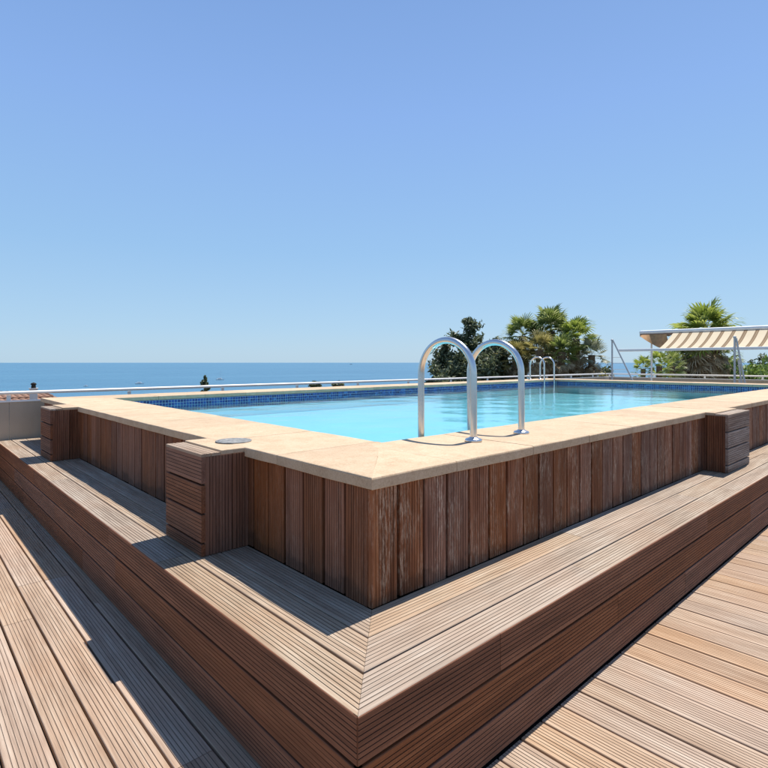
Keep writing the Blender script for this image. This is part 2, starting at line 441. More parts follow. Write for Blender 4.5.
for r in range(3):
    top = (-.0012, -.1385, -.2745)[r]; h_ = (.1285, .127, .1285)[r]
    # right riser: faces -Y. local x=+X, y=+Z, z=-Y  (X x Z = -Y)
    cuts = [-BW] + jrr[r] + [PX]
    for a, b_ in zip(cuts[:-1], cuts[1:]):
        a_ = a + (.0 if a == -BW else .001)
        plank('riser_board', step, M_RISER, (a_, -BW - .0030 - random.uniform(0, .001), top - h_), X, Z, -Y, b_ - a_ - .001, h_, .022)
    # left riser: faces -X. local x=-Y, y=Z, z=-X  ((-Y) x Z = -X)
    cuts = [-BW] + jll[r] + [6.12]
    for a, b_ in zip(cuts[:-1], cuts[1:]):
        a_ = a + (.0012 if a == -BW else .001)
        plank('riser_board', step, M_RISER, (-BW - .0030 - random.uniform(0, .001), b_ - .001, top - h_), -Y, Z, -X, b_ - a_ - .001, h_, .022)

# ------------------------------------------------------------------ pool
pool = thing('swimming_pool', 'raised rectangular pool clad in brown upright planks with cream stone coping', 'pool', (0, 0, 0))
mb = MB(); CI = .598; WL = .385; FL = .165
IX0, IX1, IY0, IY1 = CI, 10.88, CI, 5.36
OX, OY = PX - .02, PY - .02
mb.box((.045, .045, DZ), (OX, IY0, .444)); mb.box((.045, IY1, DZ), (OX, OY, .444))
mb.box((.045, IY0, DZ), (IX0, IY1, .444)); mb.box((IX1, IY0, DZ), (OX, IY1, .444))
mk('shell', mb.mesh(), M_CORE, pool)
mb = MB()   # liner, 3 mm inside the shell
e = .003
q = [(IX0 + e, IY0 + e), (IX1 - e, IY0 + e), (IX1 - e, IY1 - e), (IX0 + e, IY1 - e)]
v = [(x, y, z) for z in (FL, .4435) for x, y in q]
mb.add(v, [(0, 1, 2, 3)]); mb.add(v, [(4, 5, 1, 0), (5, 6, 2, 1), (6, 7, 3, 2), (7, 4, 0, 3)], 1)
mk('liner', mb.mesh(), [M_BASIN, M_BASINW], pool)
# waterline mosaic
mb = MB(); gm = MB(); ts = .0335; tp = .0385; e2 = .006
for (a0, a1, fn) in ((IX0, IX1, lambda u, w, d: (u, IY1 - e2 - d, w)), (IY0, IY1, lambda u, w, d: (IX1 - e2 - d, u, w)),
                     (IX0, IX1, lambda u, w, d: (u, IY0 + e2 + d, w)), (IY0, IY1, lambda u, w, d: (IX0 + e2 + d, u, w))):
    nu = int((a1 - a0 - .02) / tp)
    p0, p1 = fn(a0 + .004, .30, 0), fn(a1 - .004, .4425, .0)
    gm.add([fn(a0 + .007, .30, 0), fn(a1 - .007, .30, 0), fn(a1 - .007, .4425, 0), fn(a0 + .007, .4425, 0)], [(0, 1, 2, 3)])
    for i in range(nu):
        for j in range(4):
            u = a0 + .012 + i * tp; w = .4415 - (j + 1) * tp + .003
            A = [fn(u, w, .0), fn(u + ts, w, .0), fn(u + ts, w + ts, .0), fn(u, w + ts, .0)]
            s = .0015
            B = [fn(u + s, w + s, .004), fn(u + ts - s, w + s, .004), fn(u + ts - s, w + ts - s, .004), fn(u + s, w + ts - s, .004)]
            mb.add(A + B, [(4, 5, 6, 7), (0, 1, 5, 4), (1, 2, 6, 5), (2, 3, 7, 6), (3, 0, 4, 7)])
mk('tile_grout', gm.mesh(), M_GROUT, pool)
tag(mk('mosaic_tile', mb.mesh(), M_TILE, pool), 'band of small blue glass mosaic tiles at the waterline', kind='stuff')

# coping slabs -------------------------------------------------------
OH = .021; CW = CI + OH - .002; TH = .0465
mb = MB()
mb.box((.004, .004, .4445), (PX - .03, CI - .012, ZT - .004)); mb.box((.004, IY1 + .012, .4445), (PX - .03, PY - .03, ZT - .004))
mb.box((.004, CI - .012, .4445), (CI - .012, IY1 + .012, ZT - .004)); mb.box((IX1 + .012, CI - .012, .4445), (PX - .03, IY1 + .012, ZT - .004))
mk('mortar_bed', mb.mesh(), M_MORTAR, pool)
def slab_mesh(L, W0, k0=0., k1=0., seed=0):
    """X along, Y across (0 = outer edge .. W0 = pool edge), top at 0, bottom -TH"""
    ch = .007; prof = [(.002, -TH), (0, -TH + .002), (0, -ch), (ch * .3, -ch * .3), (ch, 0), (W0 * .5, 0), (W0 - ch, 0), (W0 - ch * .3, -ch * .3), (W0, -ch), (W0, -TH)]
    nx = max(3, int(L / .12)); n = len(prof); v = []
    for i in range(nx + 1):
        t = i / nx
        for j, (y, z) in enumerate(prof):
            xa = 0 + k0 * y; xb = L + k1 * y; x = xa + (xb - xa) * t
            wob = .004 * mnoise.noise(Vector((x * 4 + seed * 7.3, j > 5, 0)))
            rnd = .0025 * (1 if i in (0, nx) else 0)
            yy = y + (wob + rnd if j <= 4 else (wob - rnd if j > 5 else 0))
            zz = z + (.0012 * mnoise.noise(Vector((x * 5, y * 5, seed))) if j > 2 else .002 * mnoise.noise(Vector((x * 6, 1, seed)))) - (.001 if i in (0, nx) and z > -.01 else 0)
            v.append((x, yy, zz))
    f = []
    for i in range(nx):
        for j in range(n - 1): a = i * n + j; f.append((a, a + n, a + n + 1, a + 1)[::-1])
        f.append((i * n + n - 1, (i + 1) * n + n - 1, (i + 1) * n, i * n)[::-1])
    f.append(tuple(range(n))[::-1]); f.append(tuple(range(nx * n, nx * n + n)))
    mb = MB(); mb.add(v, f); me = mb.mesh('coping_slab'); return me
G = .0016
def run(corner, xd, yd, L, joints, skip0, mitre0, mitre1):
    z_ = Vector(xd).cross(Vector(yd))
    cuts = [0] + joints + [L]
    for i, (a, b_) in enumerate(zip(cuts[:-1], cuts[1:])):
        k0 = 1. if (i == 0 and mitre0) else 0.; k1 = -1. if (i == len(cuts) - 2 and mitre1) else 0.
        me = slab_mesh(b_ - a - 2 * G, CW, k0, k1, i + L)
        o_ = Vector(corner) + Vector(xd) * (a + G) + Vector((0, 0, random.uniform(-.0008, .0008)))
        if z_.z > 0: Mx = frame(o_, Vector(xd), Vector(yd), Z)
        mk('coping_slab', me, M_STONE, pool, Mx)
def joints(L, first, stepw=.6):
    r = []; x = first
    while x < L - .75: r.append(x); x += stepw + random.uniform(-.01, .01)
    return r
LX, LY = PX + OH, PY + OH
run((-OH, -OH, ZT), X, Y, LX + OH - OH, joints(LX, .47 + OH), 0, True, True)                       # near right side
run((-OH + LX, -OH, ZT), Y, -X, LY, joints(LY, .62), 0, True, True)                               # end side
run((-OH + LX, -OH + LY, ZT), -X, -Y, LX, joints(LX, .7), 0, True, True)                          # far side
run((-OH, -OH + LY, ZT), -Y, X, LY, [LY - x for x in reversed(joints(LY, .64 + OH))], 0, True, True)  # left side

# upright planks -----------------------------------------------------
WP = .1465
boxL = [(.937, 1.378, .245), (4.22, 4.66, .245)]        # skimmer boxes on the left side: y0, y1, depth
boxR = [(3.76, 4.42, .19)]
def wall_run(start, end, mats, left, boxes, first_off=0):
    u = start; i = 0
    while u < end:
        w_ = WP + random.uniform(-.004, .004); bw = w_ - random.uniform(.012, .018)
        mid = u + bw / 2
        hid = any(u > a + .02 and u + bw < b_ - .02 for a, b_, d in boxes)
        if not hid and u + bw < end + .05:
            hgt = .4485 - random.uniform(0, .005); z0 = .001 + random.uniform(0, .003)
            if left:  # normal -X; local x=Z, y=+Y, z= Z x Y = -X
                plank('wall_board', pool, mats, (0, u, z0), Z, Y, -X, hgt - z0, bw, .022, 7, jit=.0022)
            else:     # normal -Y; local x=Z, y=-X, z = Z x -X = -Y
                plank('wall_board', pool, mats, (u + bw, 0, z0), Z, -X, -Y, hgt - z0, bw, .022, 7, jit=.0022)
        u += w_; i += 1
wall_run(.0, PX - .1, M_WALL, False, boxR)
wall_run(.025, PY - .1, M_WALLB, True, boxL)

# skimmer boxes ------------------------------------------------------
def skimmer(o, u, v, wid, dep, mats, label, fmats=None):
    fmats = fmats or mats
    """o: foot of the box on the wall line, u along wall, v outwards (u x v = Z)"""
    o, u, v = Vector(o), Vector(u), Vector(v)
    t = thing('wooden_box', label, 'box', o + u * wid / 2 + v * dep / 2, 0, 'wooden boxes clad in grooved boards against the pool wall')
    H_ = .474; th = .02
    F = frame(o, u, v, Z)
    mb = MB(); mb.box((.021, .0, .001), (wid - .021, dep - .021, H_ - .004))
    mk('core', mb.mesh(), M_DARK, t, F)
    # front boards, horizontal: local x = -u?, need x cross y = v with y=Z : (−u) x Z = ?  u x Z = -v -> (-u) x Z = v
    z_ = .003
    for h in (.056, .129, .129, .129):
        plank('front_board', t, fmats, o + u * (wid - .0) + v * dep + Z * z_, -u, Z, v, wid, h, .02, 6 if h > .1 else 3)
        z_ += h + .0095
    # side boards, upright
    db = dep - .021
    for sgn in (0, 1):
        rest = db; p = 0; ws = [min(.135, db), db - min(.135, db) - .005]
        off = db
        for w_ in ws:
            if w_ < .02: continue
            a = off - w_; off = a - .005
            if sgn == 0:   # face -u ; local x=Z, y = ? Z x y = -u -> y = ... Z x v = -u  (u x v=Z => v x Z=u => Z x v=-u)
                plank('side_board', t, mats, o + v * a + Z * .003, Z, v, -u, H_ - .006, w_, .02, 7 if w_ > .1 else 4)
            else:          # face +u ; Z x (-v) = u
                plank('side_board', t, mats, o + u * wid + v * (a + w_) + Z * .003, Z, -v, u, H_ - .006, w_, .02, 7 if w_ > .1 else 4)
    # top: two narrow strips along the front
    for w_, a in ((.046, dep - .046), (.046, dep - .096)):
        plank('top_board', t, M_TREAD, o + v * a + Z * (H_ + .012), u, v, Z, wid, w_, .014, 2)
    # stone inlay that carries on from the coping
    mb = MB(); mb.box((.004, -.004 - OH + .004, H_ - .003), (wid - .004, dep - .099, ZT - .0015), 0, .004)
    mk('stone_top', mb.mesh(), M_STONE, t, F)
    return t
skimmer((0, boxL[0][0], 0), Y, -X, boxL[0][1] - boxL[0][0], boxL[0][2], M_BOX, 'dark brown grooved wooden box nearest the front corner, below the round grey lid')
skimmer((0, boxL[1][0], 0), Y, -X, boxL[1][1] - boxL[1][0], boxL[1][2], M_BOX, 'small dark wooden box at the far left end, next to the grey railing panels')
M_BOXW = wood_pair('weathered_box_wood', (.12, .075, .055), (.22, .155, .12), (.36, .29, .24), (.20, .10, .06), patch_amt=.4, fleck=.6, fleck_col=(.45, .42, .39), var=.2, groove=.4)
skimmer((boxR[0][1], 0, 0), -X, -Y, boxR[0][1] - boxR[0][0], boxR[0][2], M_BOX, 'greyed weathered wooden box on the right long side of the pool', M_BOXW)

lid = thing('skimmer_lid', 'round grey skimmer lid set flat in the stone coping behind the nearest wooden box', 'lid', (.03, 1.155, ZT))
mb = MB(); mb.lathe((0, 0, 0), [(.094, .0015), (.094, .005), (.088, .0065), (.086, .005), (.085, .005)], 40)
mk('rim', mb.mesh(), M_GREYLID, lid, Matrix.Translation((.03, 1.155, ZT)))
mb = MB(); mb.lathe((0, 0, 0), [(.0845, .0015), (.0835, .0055), (.06, .0065), (.058, .0050), (.030, .0050), (.028, .0068), (.001, .0068)], 40)
mk('cover', mb.mesh(), M_GREYLID, lid, Matrix.Translation((.03, 1.155, ZT)))

# water ---------------------------------------------------------------
nx, ny = 500, 230
xx = np.linspace(IX0 + .004, IX1 - .004, nx); yy = np.linspace(IY0 + .004, IY1 - .004, ny)
XX, YY = np.meshgrid(xx, yy); zz = np.zeros_like(XX)
for k in range(46):
    lam = rng.uniform(.10, .75); th = rng.normal(.9, .9); ph = rng.uniform(0, 6.28)
    amp = .00075 * (lam / .4) ** 1.0
    kx, ky = math.cos(th) * 6.283 / lam, math.sin(th) * 6.283 / lam
    env = 1 + .5 * np.sin(XX * rng.uniform(.4, 1.2) + rng.uniform(0, 6)) * np.sin(YY * rng.uniform(.4, 1.2) + rng.uniform(0, 6))
    zz += amp * .20 * env * np.sin(kx * XX + ky * YY + ph)
vv = np.stack([XX, YY, WL + zz], -1).reshape(-1, 3)
idx = np.arange(nx * ny).reshape(ny, nx)
ff = np.stack([idx[:-1, :-1], idx[:-1, 1:], idx[1:, 1:], idx[1:, :-1]], -1).reshape(-1, 4)
def npmesh(name, v, f, smooth=False):
    me = bpy.data.meshes.new(name); k = f.shape[1]
    me.vertices.add(len(v)); me.vertices.foreach_set('co', v.astype(np.float32).ravel())
    me.loops.add(f.size); me.loops.foreach_set('vertex_index', f.astype(np.int32).ravel())
    me.polygons.add(len(f)); me.polygons.foreach_set('loop_start', np.arange(0, f.size, k, dtype=np.int32))
    me.polygons.foreach_set('loop_total', np.full(len(f), k, dtype=np.int32))
    me.polygons.foreach_set('use_smooth', np.full(len(f), smooth)); me.update(calc_edges=True); return me
tag(mk('pool_water', npmesh('pool_water', vv, ff, True), M_WATER), 'clear turquoise pool water with small ripples', kind='structure')

# ------------------------------------------------------------------ ladders
def ladder(loc, rz, label):
    """local: hoops stand in the YZ plane, base on the coping at y=0, pool leg at y=.385; second hoop at x=.46"""
    t = thing('pool_ladder', label, 'ladder', loc, rz, 'stainless pool ladders')
    F = WM[t.name]
    for hx in (0, .46):
        r = .1925; zs = .355; pts = [(hx, 0, .002), (hx, 0, .12), (hx, 0, .24)]
        for k in range(25):
            a = math.pi - math.pi * k / 24; pts.append((hx, r + r * math.cos(a), zs + r * math.sin(a)))
        pts += [(hx, .385, .2), (hx, .385, 0), (hx, .385, -.2), (hx, .385, WL - ZT - .19)]
        mb = MB(); mb.tube(pts, .0192, 20)
        h = mk('handrail', mb.mesh(), M_STEEL, t, F)
        mb = MB(); mb.lathe((hx, 0, 0), [(.046, .001), (.047, .006), (.042, .013), (.026, .018), (.0195, .024)], 32)
        mk('flange', mb.mesh(), M_STEEL, h, F)
    mb = MB(); mb.box((.021, .355, WL - ZT - .185), (.439, .415, WL - ZT - .16), 0, .006)
    mk('step', mb.mesh(), M_STEEL, t, F)
    return t
ladder((.978, .285, ZT + .001), 0, 'large polished steel pool ladder in the foreground by the near edge')
ladder((10.66, 5.67, ZT + .001), math.pi, 'small distant steel pool ladder at the far corner in front of the palms')

# ------------------------------------------------------------------ railings
def glass_mat():
    m, t, b, out = newmat('frosted_panel')
    geo = N(t, 'ShaderNodeNewGeometry'); P = geo.outputs['Position']
    n = noise_(t, mapped(t, P, (1, 1, .4)), 3.0, 5); z = N(t, 'ShaderNodeSeparateXYZ'); t.links.new(P, z.inputs[0])
    c = ramp(t, [(.3, (.40, .315, .225)), (.7, (.50, .405, .30))], n)
    t.links.new(c, b.inputs['Base Color']); b.inputs['Roughness'].default_value = .35
    return m
M_GLASS = glass_mat()
def railing(name, label, A, B, step_, first, inward):
    A, B = Vector(A), Vector(B); d = (B - A); L = d.length; d.normalize(); ang = math.atan2(d.y, d.x)
    t = thing('terrace_railing', label, 'railing', A, ang)
    F = WM[t.name]; zb = -.47 - A.z
    mb = MB(); mb.tube([(0, 0, .555 - A.z), (L, 0, .555 - A.z)], .021, 10); mk('handrail', mb.mesh(), M_RAIL, t, F)
    u = first; us = []
    while u < L: us.append(u); u += step_
    pm = MB(); pm.box((-.02, -.012, 0), (.02, .012, .998)); pmesh = pm.mesh('post'); pmesh.materials.append(M_RAIL)
    gm_ = MB(); gm_.box((.004, -.006, .03), (step_ / 2 - .004, .006, .915)); gmesh = gm_.mesh('panel'); gmesh.materials.append(M_GLASS)
    tm = MB(); tm.box((.0, -.016, .9155), (step_ / 2, .016, .935)); tmesh = tm.mesh('top_rail'); tmesh.materials.append(M_RAIL)
    for u in us:
        mk('post', pmesh, None, t, F @ Matrix.Translation((u, .030, zb)))
        for h in (0, 1):
            g = mk('panel', gmesh, None, t, F @ Matrix.Translation((u + h * step_ / 2, 0, zb)))
            mk('panel_cap', tmesh, None, g, F @ Matrix.Translation((u + h * step_ / 2, 0, zb)))
    return t
railing('terrace_railing', 'long white handrail with grey panels along the seaward edge behind the pool', (-4.6, 6.2, -.47), (15.4, 6.2, -.47), 1.36, .22, 1)
railing('terrace_railing', 'shorter railing at the far end below the striped awning and the palms', (15.5, 6.2, -.47), (15.5, -5.0, -.47), 1.36, .1, 1)

# ------------------------------------------------------------------ metal frames at the far end
def brace(y0, y1, ztop, label, double):
    t = thing('metal_frame', label, 'frame', (13.5, y0, -.47), 0, 'slanted metal frames at the far end')
    def part(nm, pts, r, mat=M_POST):
        mb = MB(); mb.tube(pts, r, 8); return mk(nm, mb.mesh(), mat, t)
    part('post', [(13.5, y0, -.469), (13.5, y0, ztop)], .024)
    part('slanted_bar', [(13.5, y0 - .03, ztop - .03), (13.5, y1, .12 if not double else -.46)], .021)
    if double:
        part('slanted_bar', [(13.56, y0 - .06, ztop - .55), (13.56, y1 + .12, -.46)], .019)
        part('slanted_bar', [(13.62, y0 - .06, ztop - 1.0), (13.62, y1 + .22, -.46)], .016)
    else:
        for zz_ in (.72, .9, 1.06):
            yy_ = y0 + (y1 - y0) * (ztop - zz_) / (ztop - .12)
            part('cross_wire', [(13.5, y0, zz_), (13.5, yy_, zz_)], .006)
    mb = MB(); mb.lathe((13.5, y0, ztop), [(.036, -.02), (.038, .0), (.03, .018), (.001, .024)], 12); mk('cap', mb.mesh(), M_POST, t)
brace(5.11, 4.40, 1.55, 'thin metal post with one slanting bar standing left of the awning', False)
brace(2.155, 1.80, 1.53, 'metal post with two steep slanting bars standing before the striped awning', True)

# ------------------------------------------------------------------ awning
def awning_mat():
    m, t, b, out = newmat('striped_canvas')
    tc = N(t, 'ShaderNodeTexCoord'); s = N(t, 'ShaderNodeSeparateXYZ'); t.links.new(tc.outputs['Object'], s.inputs[0])
    u = math_(t, 'FRACT', math_(t, 'DIVIDE', math_(t, 'ADD', s.outputs[1], 50.03), .262))
    n = noise_(t, tc.outputs['Object'], 6, 4)
    c = ramp(t, [(0, (.86, .72, .50)), (.58, (.86, .72, .50)), (.61, (.30, .19, .10)), (.70, (.27, .175, .095)), (.74, (.52, .38, .22)), (.79, (.25, .165, .09)), (.91, (.30, .19, .10)), (.94, (.86, .72, .50))], u)
    c.node.color_ramp.interpolation = 'LINEAR'
    c = mixc(t, math_(t, 'MULTIPLY', n, .15), c, (.55, .42, .28))
    t.links.new(c, b.inputs['Base Color']); b.inputs['Roughness'].default_value = .9
    tr = N(t, 'ShaderNodeBsdfTranslucent'); t.links.new(c, tr.inputs[0])
    mx = N(t, 'ShaderNodeMixShader'); mx.inputs[0].default_value = .4
    t.links.new(b.outputs[0], mx.inputs[1]); t.links.new(tr.outputs[0], mx.inputs[2]); t.links.new(mx.outputs[0], out.inputs[0])
    return m
M_AWN = awning_mat()
aw = thing('awning', 'long awning with slanting cream and brown stripes under a white top bar', 'awning', (14.6, 2, -.47))
XT, ZTp, XB, ZB = 15.25, 1.80, 14.05, 1.27
YA, YB = 5.05, -3.2
mb = MB(); mb.box((XT - .09, YB, ZTp - .045), (XT + .1, YA, ZTp + .075), 0, .055); mk('top_housing', mb.mesh(), M_RAIL, aw)
mb = MB(); mb.box((XB - .045, YB, ZB - .04), (XB + .035, YA + .12, ZB + .03), 0, .015); mk('front_bar', mb.mesh(), M_RAIL, aw)
v = []; f = []; nn = 240; YF = 4.08
for i in range(nn + 1):
    y = YB + .05 + (YF - YB - .05) * i / nn; t_ = .012 * math.sin(y * 5.1) + .006 * math.sin(y * 13)
    for j in range(7):
        s_ = j / 6; v.append((XB + (XT - .08 - XB) * s_, y + .10 * s_ * 0, ZB + .015 + (ZTp - .04 - ZB) * s_ - .05 * math.sin(math.pi * s_) + t_ * math.sin(math.pi * s_)))
for i in range(nn):
    for j in range(6): a = i * 7 + j; f.append((a, a + 7, a + 8, a + 1))
mb = MB(); mb.add(v, f, 0, True); mk('canvas', mb.mesh(), M_AWN, aw)
M_VAL = plain('canvas_shadow_brown', (.24, .13, .075), .9, 0, 9, .6, (.34, .20, .11))  # fabric brown that also holds the shadow under the housing
M_ORA = plain('ochre_canvas', (.50, .27, .11), .9, 0, 9, .6, (.34, .18, .08))
v = []; f = []; nn = 66     # scalloped brown strip below the housing: fabric pattern with its shadow painted in
for i in range(nn * 4 + 1):
    y = YB + .02 + (YA - .06 - YB) * i / (nn * 4); w_ = .055 + .03 * abs(math.sin(math.pi * i / 4))
    v += [(XT - .094, y, ZTp - .03), (XT - .10, y, ZTp - .045 - w_)]
for i in range(nn * 4): f.append((2 * i, 2 * i + 1, 2 * i + 3, 2 * i + 2))
mb = MB(); mb.add(v, f); mb.add([(p[0] + .004, p[1], p[2]) for p in v], [q[::-1] for q in f]); mk('fabric_shadow_strip', mb.mesh(), M_VAL, aw)
mb = MB()   # gathered canvas at the left end
v = []; f = []
for i in range(9):
    s_ = i / 8; y = YA - .12 - .68 * s_
    v += [(XT - .12 - .02 * math.sin(s_ * 9), y, ZTp - .06), (XT - .3 - .05 * math.sin(s_ * 9 + 1), y - .12 * s_ - .02, ZTp - .10 - .38 * math.sin(min(1, s_ * 1.15) * math.pi * .5))]
for i in range(8): f.append((2 * i, 2 * i + 1, 2 * i + 3, 2 * i + 2))
mb.add(v, f, 0, True); mk('gathered_canvas', mb.mesh(), M_ORA, aw)
for y in (3.9, 1.6, -1.6):
    mb = MB(); mb.tube([(XT - .1, y, ZTp - .12), (XT - .55, y - .45, ZTp - .46), (XB + .02, y - .12, ZB - .02)], .02, 8); mk('folding_arm', mb.mesh(), M_POST, aw)
for y in (4.71, -2.9):
    mb = MB(); mb.tube([(XT, y, -.469), (XT, y, ZTp - .046)], .026, 8); mk('post', mb.mesh(), M_RAIL, aw)

# ------------------------------------------------------------------ plants
def leafmat(name, c1, c2, c3, trans=.48, rough=.5):
    m, t, b, out = newmat(name)
    geo = N(t, 'ShaderNodeNewGeometry'); oi = N(t, 'ShaderNodeObjectInfo')
    r = math_(t, 'FRACT', math_(t, 'ADD', geo.outputs['Random Per Island'], oi.outputs['Random']))
    c = ramp(t, [(0, c1), (.5, c2), (1, c3)], r)
    t.links.new(c, b.inputs['Base Color']); b.inputs['Roughness'].default_value = rough
    tr = N(t, 'ShaderNodeBsdfTranslucent'); t.links.new(c, tr.inputs[0])
    mx = N(t, 'ShaderNodeMixShader'); mx.inputs[0].default_value = trans
    t.links.new(b.outputs[0], mx.inputs[1]); t.links.new(tr.outputs[0], mx.inputs[2]); t.links.new(mx.outputs[0], out.inputs[0])
    return m
M_PALM = leafmat('palm_leaf', (.10, .14, .03), (.21, .26, .06), (.42, .44, .17))
M_PALMB = leafmat('bright_palm_leaf', (.15, .20, .03), (.26, .32, .05), (.45, .48, .12))
M_DEAD = leafmat('dead_palm_leaf', (.22, .15, .08), (.38, .28, .16), (.55, .46, .31), .2, .8)
M_OLIVE = leafmat('olive_palm_leaf', (.16, .14, .04), (.30, .26, .08), (.46, .40, .16))
M_DARKLEAF = leafmat('dark_conifer_leaf', (.05, .068, .034), (.12, .145, .07), (.28, .30, .17), .4)
M_HEDGE = leafmat('hedge_leaf', (.10, .16, .03), (.17, .26, .05), (.28, .36, .08), .4)
M_GREYLEAF = leafmat('grey_leaf', (.14, .16, .10), (.26, .28, .18), (.42, .42, .30), .3)
M_BARK = plain('bark', (.14, .10, .07), .95, 0, 14, .8, (.07, .05, .035), .6, .02)
M_SKIRT = plain('palm_trunk_fibre', (.20, .13, .075), .95, 0, 25, .8, (.09, .06, .035), .8, .03)

def frond_mesh(seed, droop=.35):
    r = random.Random(seed); mb = MB(); pl = .75
    mb.add([(-.0, -.012, 0), (0, .012, 0), (pl, .008, -.03), (pl, -.008, -.03)], [(0, 3, 2, 1)])
    nl = 18
    for i in range(nl):
        a = math.radians(-118 + 236 * i / (nl - 1)) + r.uniform(-.03, .03)
        L = (.78 - .22 * abs(i / (nl - 1) - .5) * 2) * r.uniform(.88, 1.08)
        w = .048; d = Vector((math.cos(a), math.sin(a), 0)); s_ = Vector((-d.y, d.x, 0)); o_ = Vector((pl, 0, -.03))
        tip = r.uniform(.6, 1.4) * droop
        p = [o_, o_ + d * L * .5 + s_ * w * .9 + Vector((0, 0, .03)), o_ + d * L * .5 - s_ * w * .9 + Vector((0, 0, -.01)),
             o_ + d * L * .78 + s_ * w * .45 + Vector((0, 0, -.10 * tip * 2)), o_ + d * L * .78 - s_ * w * .45 + Vector((0, 0, -.12 * tip * 2)),
             o_ + d * L * .93 + Vector((0, 0, -.75 * tip))]
        mb.add(p, [(0, 2, 1), (1, 2, 4, 3), (3, 4, 5)])
    return mb
FR = [frond_mesh(i, .10 + .12 * i) for i in range(3)]
FM = {}
def frond_get(i, mat):
    if (i, mat.name) not in FM:
        me = FR[i].mesh('frond'); me.materials.append(mat); FM[(i, mat.name)] = me
    return FM[(i, mat.name)]
def palm(center, R_, label, mat, nf=44, ndead=24, ground=None, group=None, skirt=1.6, seed=0):
    r = random.Random(seed); c = Vector(center); gz = land_z(c.x, c.y) - .3 if ground is None else ground
    t = thing('palm_tree', label, 'palm', (c.x, c.y, gz), 0, group)
    mb = MB(); pts = []; rs = []
    n = 14
    for i in range(n + 1):
        s_ = i / n; z = gz + (c.z - gz) * s_
        pts.append((c.x + .15 * math.sin(s_ * 3), c.y + .1 * math.sin(s_ * 4), z)); rs.append((.24 + .05 * (1 - s_)) * R_ / 1.5)
    mb.tube(pts, rs, 14); mk('trunk', mb.mesh(), M_SKIRT, t)
    def put(name, mesh, az, el, sc, base):
        Mx = Matrix.Translation(base) @ Matrix.Rotation(az, 4, 'Z') @ Matrix.Rotation(-el, 4, 'Y') @ Matrix.Rotation(r.uniform(-.5, .5), 4, 'X') @ Matrix.Scale(sc, 4)
        mk(name, mesh, None, t, Mx)
    top = Vector(pts[-1])
    for i in range(nf):
        s_ = (i + .5) / nf; el = math.radians(88 - 118 * s_ ** .9) + r.uniform(-.12, .12); az = i * 2.39996 + r.uniform(-.25, .25)
        put('frond', frond_get(r.randrange(3), mat), az, el, R_ / 1.5 * r.uniform(.82, 1.12) * (1 - .12 * (s_ < .1)), top + Vector((0, 0, .12 - .35 * s_)))
    for i in range(ndead):
        s_ = i / max(1, ndead); el = math.radians(-38 - 44 * s_) + r.uniform(-.15, .15); az = i * 2.39996 + r.uniform(-.3, .3)
        put('dead_frond', frond_get(r.randrange(3), M_DEAD), az, el, R_ / 1.5 * r.uniform(.7, .95), top + Vector((0, 0, -.25 - skirt * s_)))
    return t

def dep(px, py, z):
    s, c_ = math.sin(YAW), math.cos(YAW)
    return CAM + (Vector((s, -c_, 0)) * (px - 384) / 530.4 + Vector((c_, s, 0)) + Vector((0, 0, 1)) * (362.35 - py) / 530.4) * z
# world places of the plants (worked out from the survey of the photograph, metres)
GP = 'fan palms beyond the terrace'
PALMS = [  # px, py of the crown's heart and distance from the camera, crown radius, material, fronds, dead fronds, skirt, label
 (549, 331, 28.5, 1.45, M_PALM, 52, 26, 1.6, 'tallest fan palm of the clump behind the far pool ladder'),
 (521, 336, 29.0, 1.25, M_PALM, 38, 26, 1.5, 'fan palm on the left side of the palm clump, next to the dark conifer'),
 (574, 339, 27.5, 1.30, M_PALMB, 34, 26, 1.5, 'bright green fan palm on the right side of the palm clump'),
 (590, 355, 27.0, 1.05, M_GREYLEAF, 22, 34, 1.0, 'lowest fan palm with pale dead fronds at the right end of the clump'),
 (538, 350, 27.0, 1.15, M_OLIVE, 22, 36, 1.3, 'yellowish brown fan palm low in the middle of the palm clump'),
 (560, 352, 26.8, 1.10, M_PALM, 22, 36, 1.2, 'low fan palm with a brown skirt under the tallest palm'),
 (514, 356, 28.0, 1.15, M_OLIVE, 24, 30, 1.2, 'low olive coloured fan palm at the left foot of the palm clump'),
 (704, 333, 24.0, 1.62, M_PALMB, 52, 60, 2.4, 'yellow green fan palm rising behind the striped awning'),
 (722, 356, 25.5, 1.10, M_PALM, 20, 34, 1.0, 'shaded fan palm with brown skirt low behind the awning, right of the tall one'),
 (684, 354, 25.0, 1.05, M_PALM, 24, 20, .9, 'shaded fan palm low behind the awning, left of the tall one'),
 (657, 366, 20.5, .66, M_PALMB, 22, 4, .3, 'small bright palm just right of the awning post'),
 (641, 369, 20.8, .55, M_PALMB, 20, 3, .3, 'small bright palm just left of the awning post'),
 (670, 366, 21.5, .70, M_PALM, 24, 8, .3, 'small palm in the shade beneath the awning front bar'),
]
for i, (px, py, dd, rr_, m_, nf, nd, sk, lb) in enumerate(PALMS):
    p = dep(px, py, dd); palm(p, rr_, lb, m_, nf, nd, group=GP, skirt=sk, seed=i + 1)

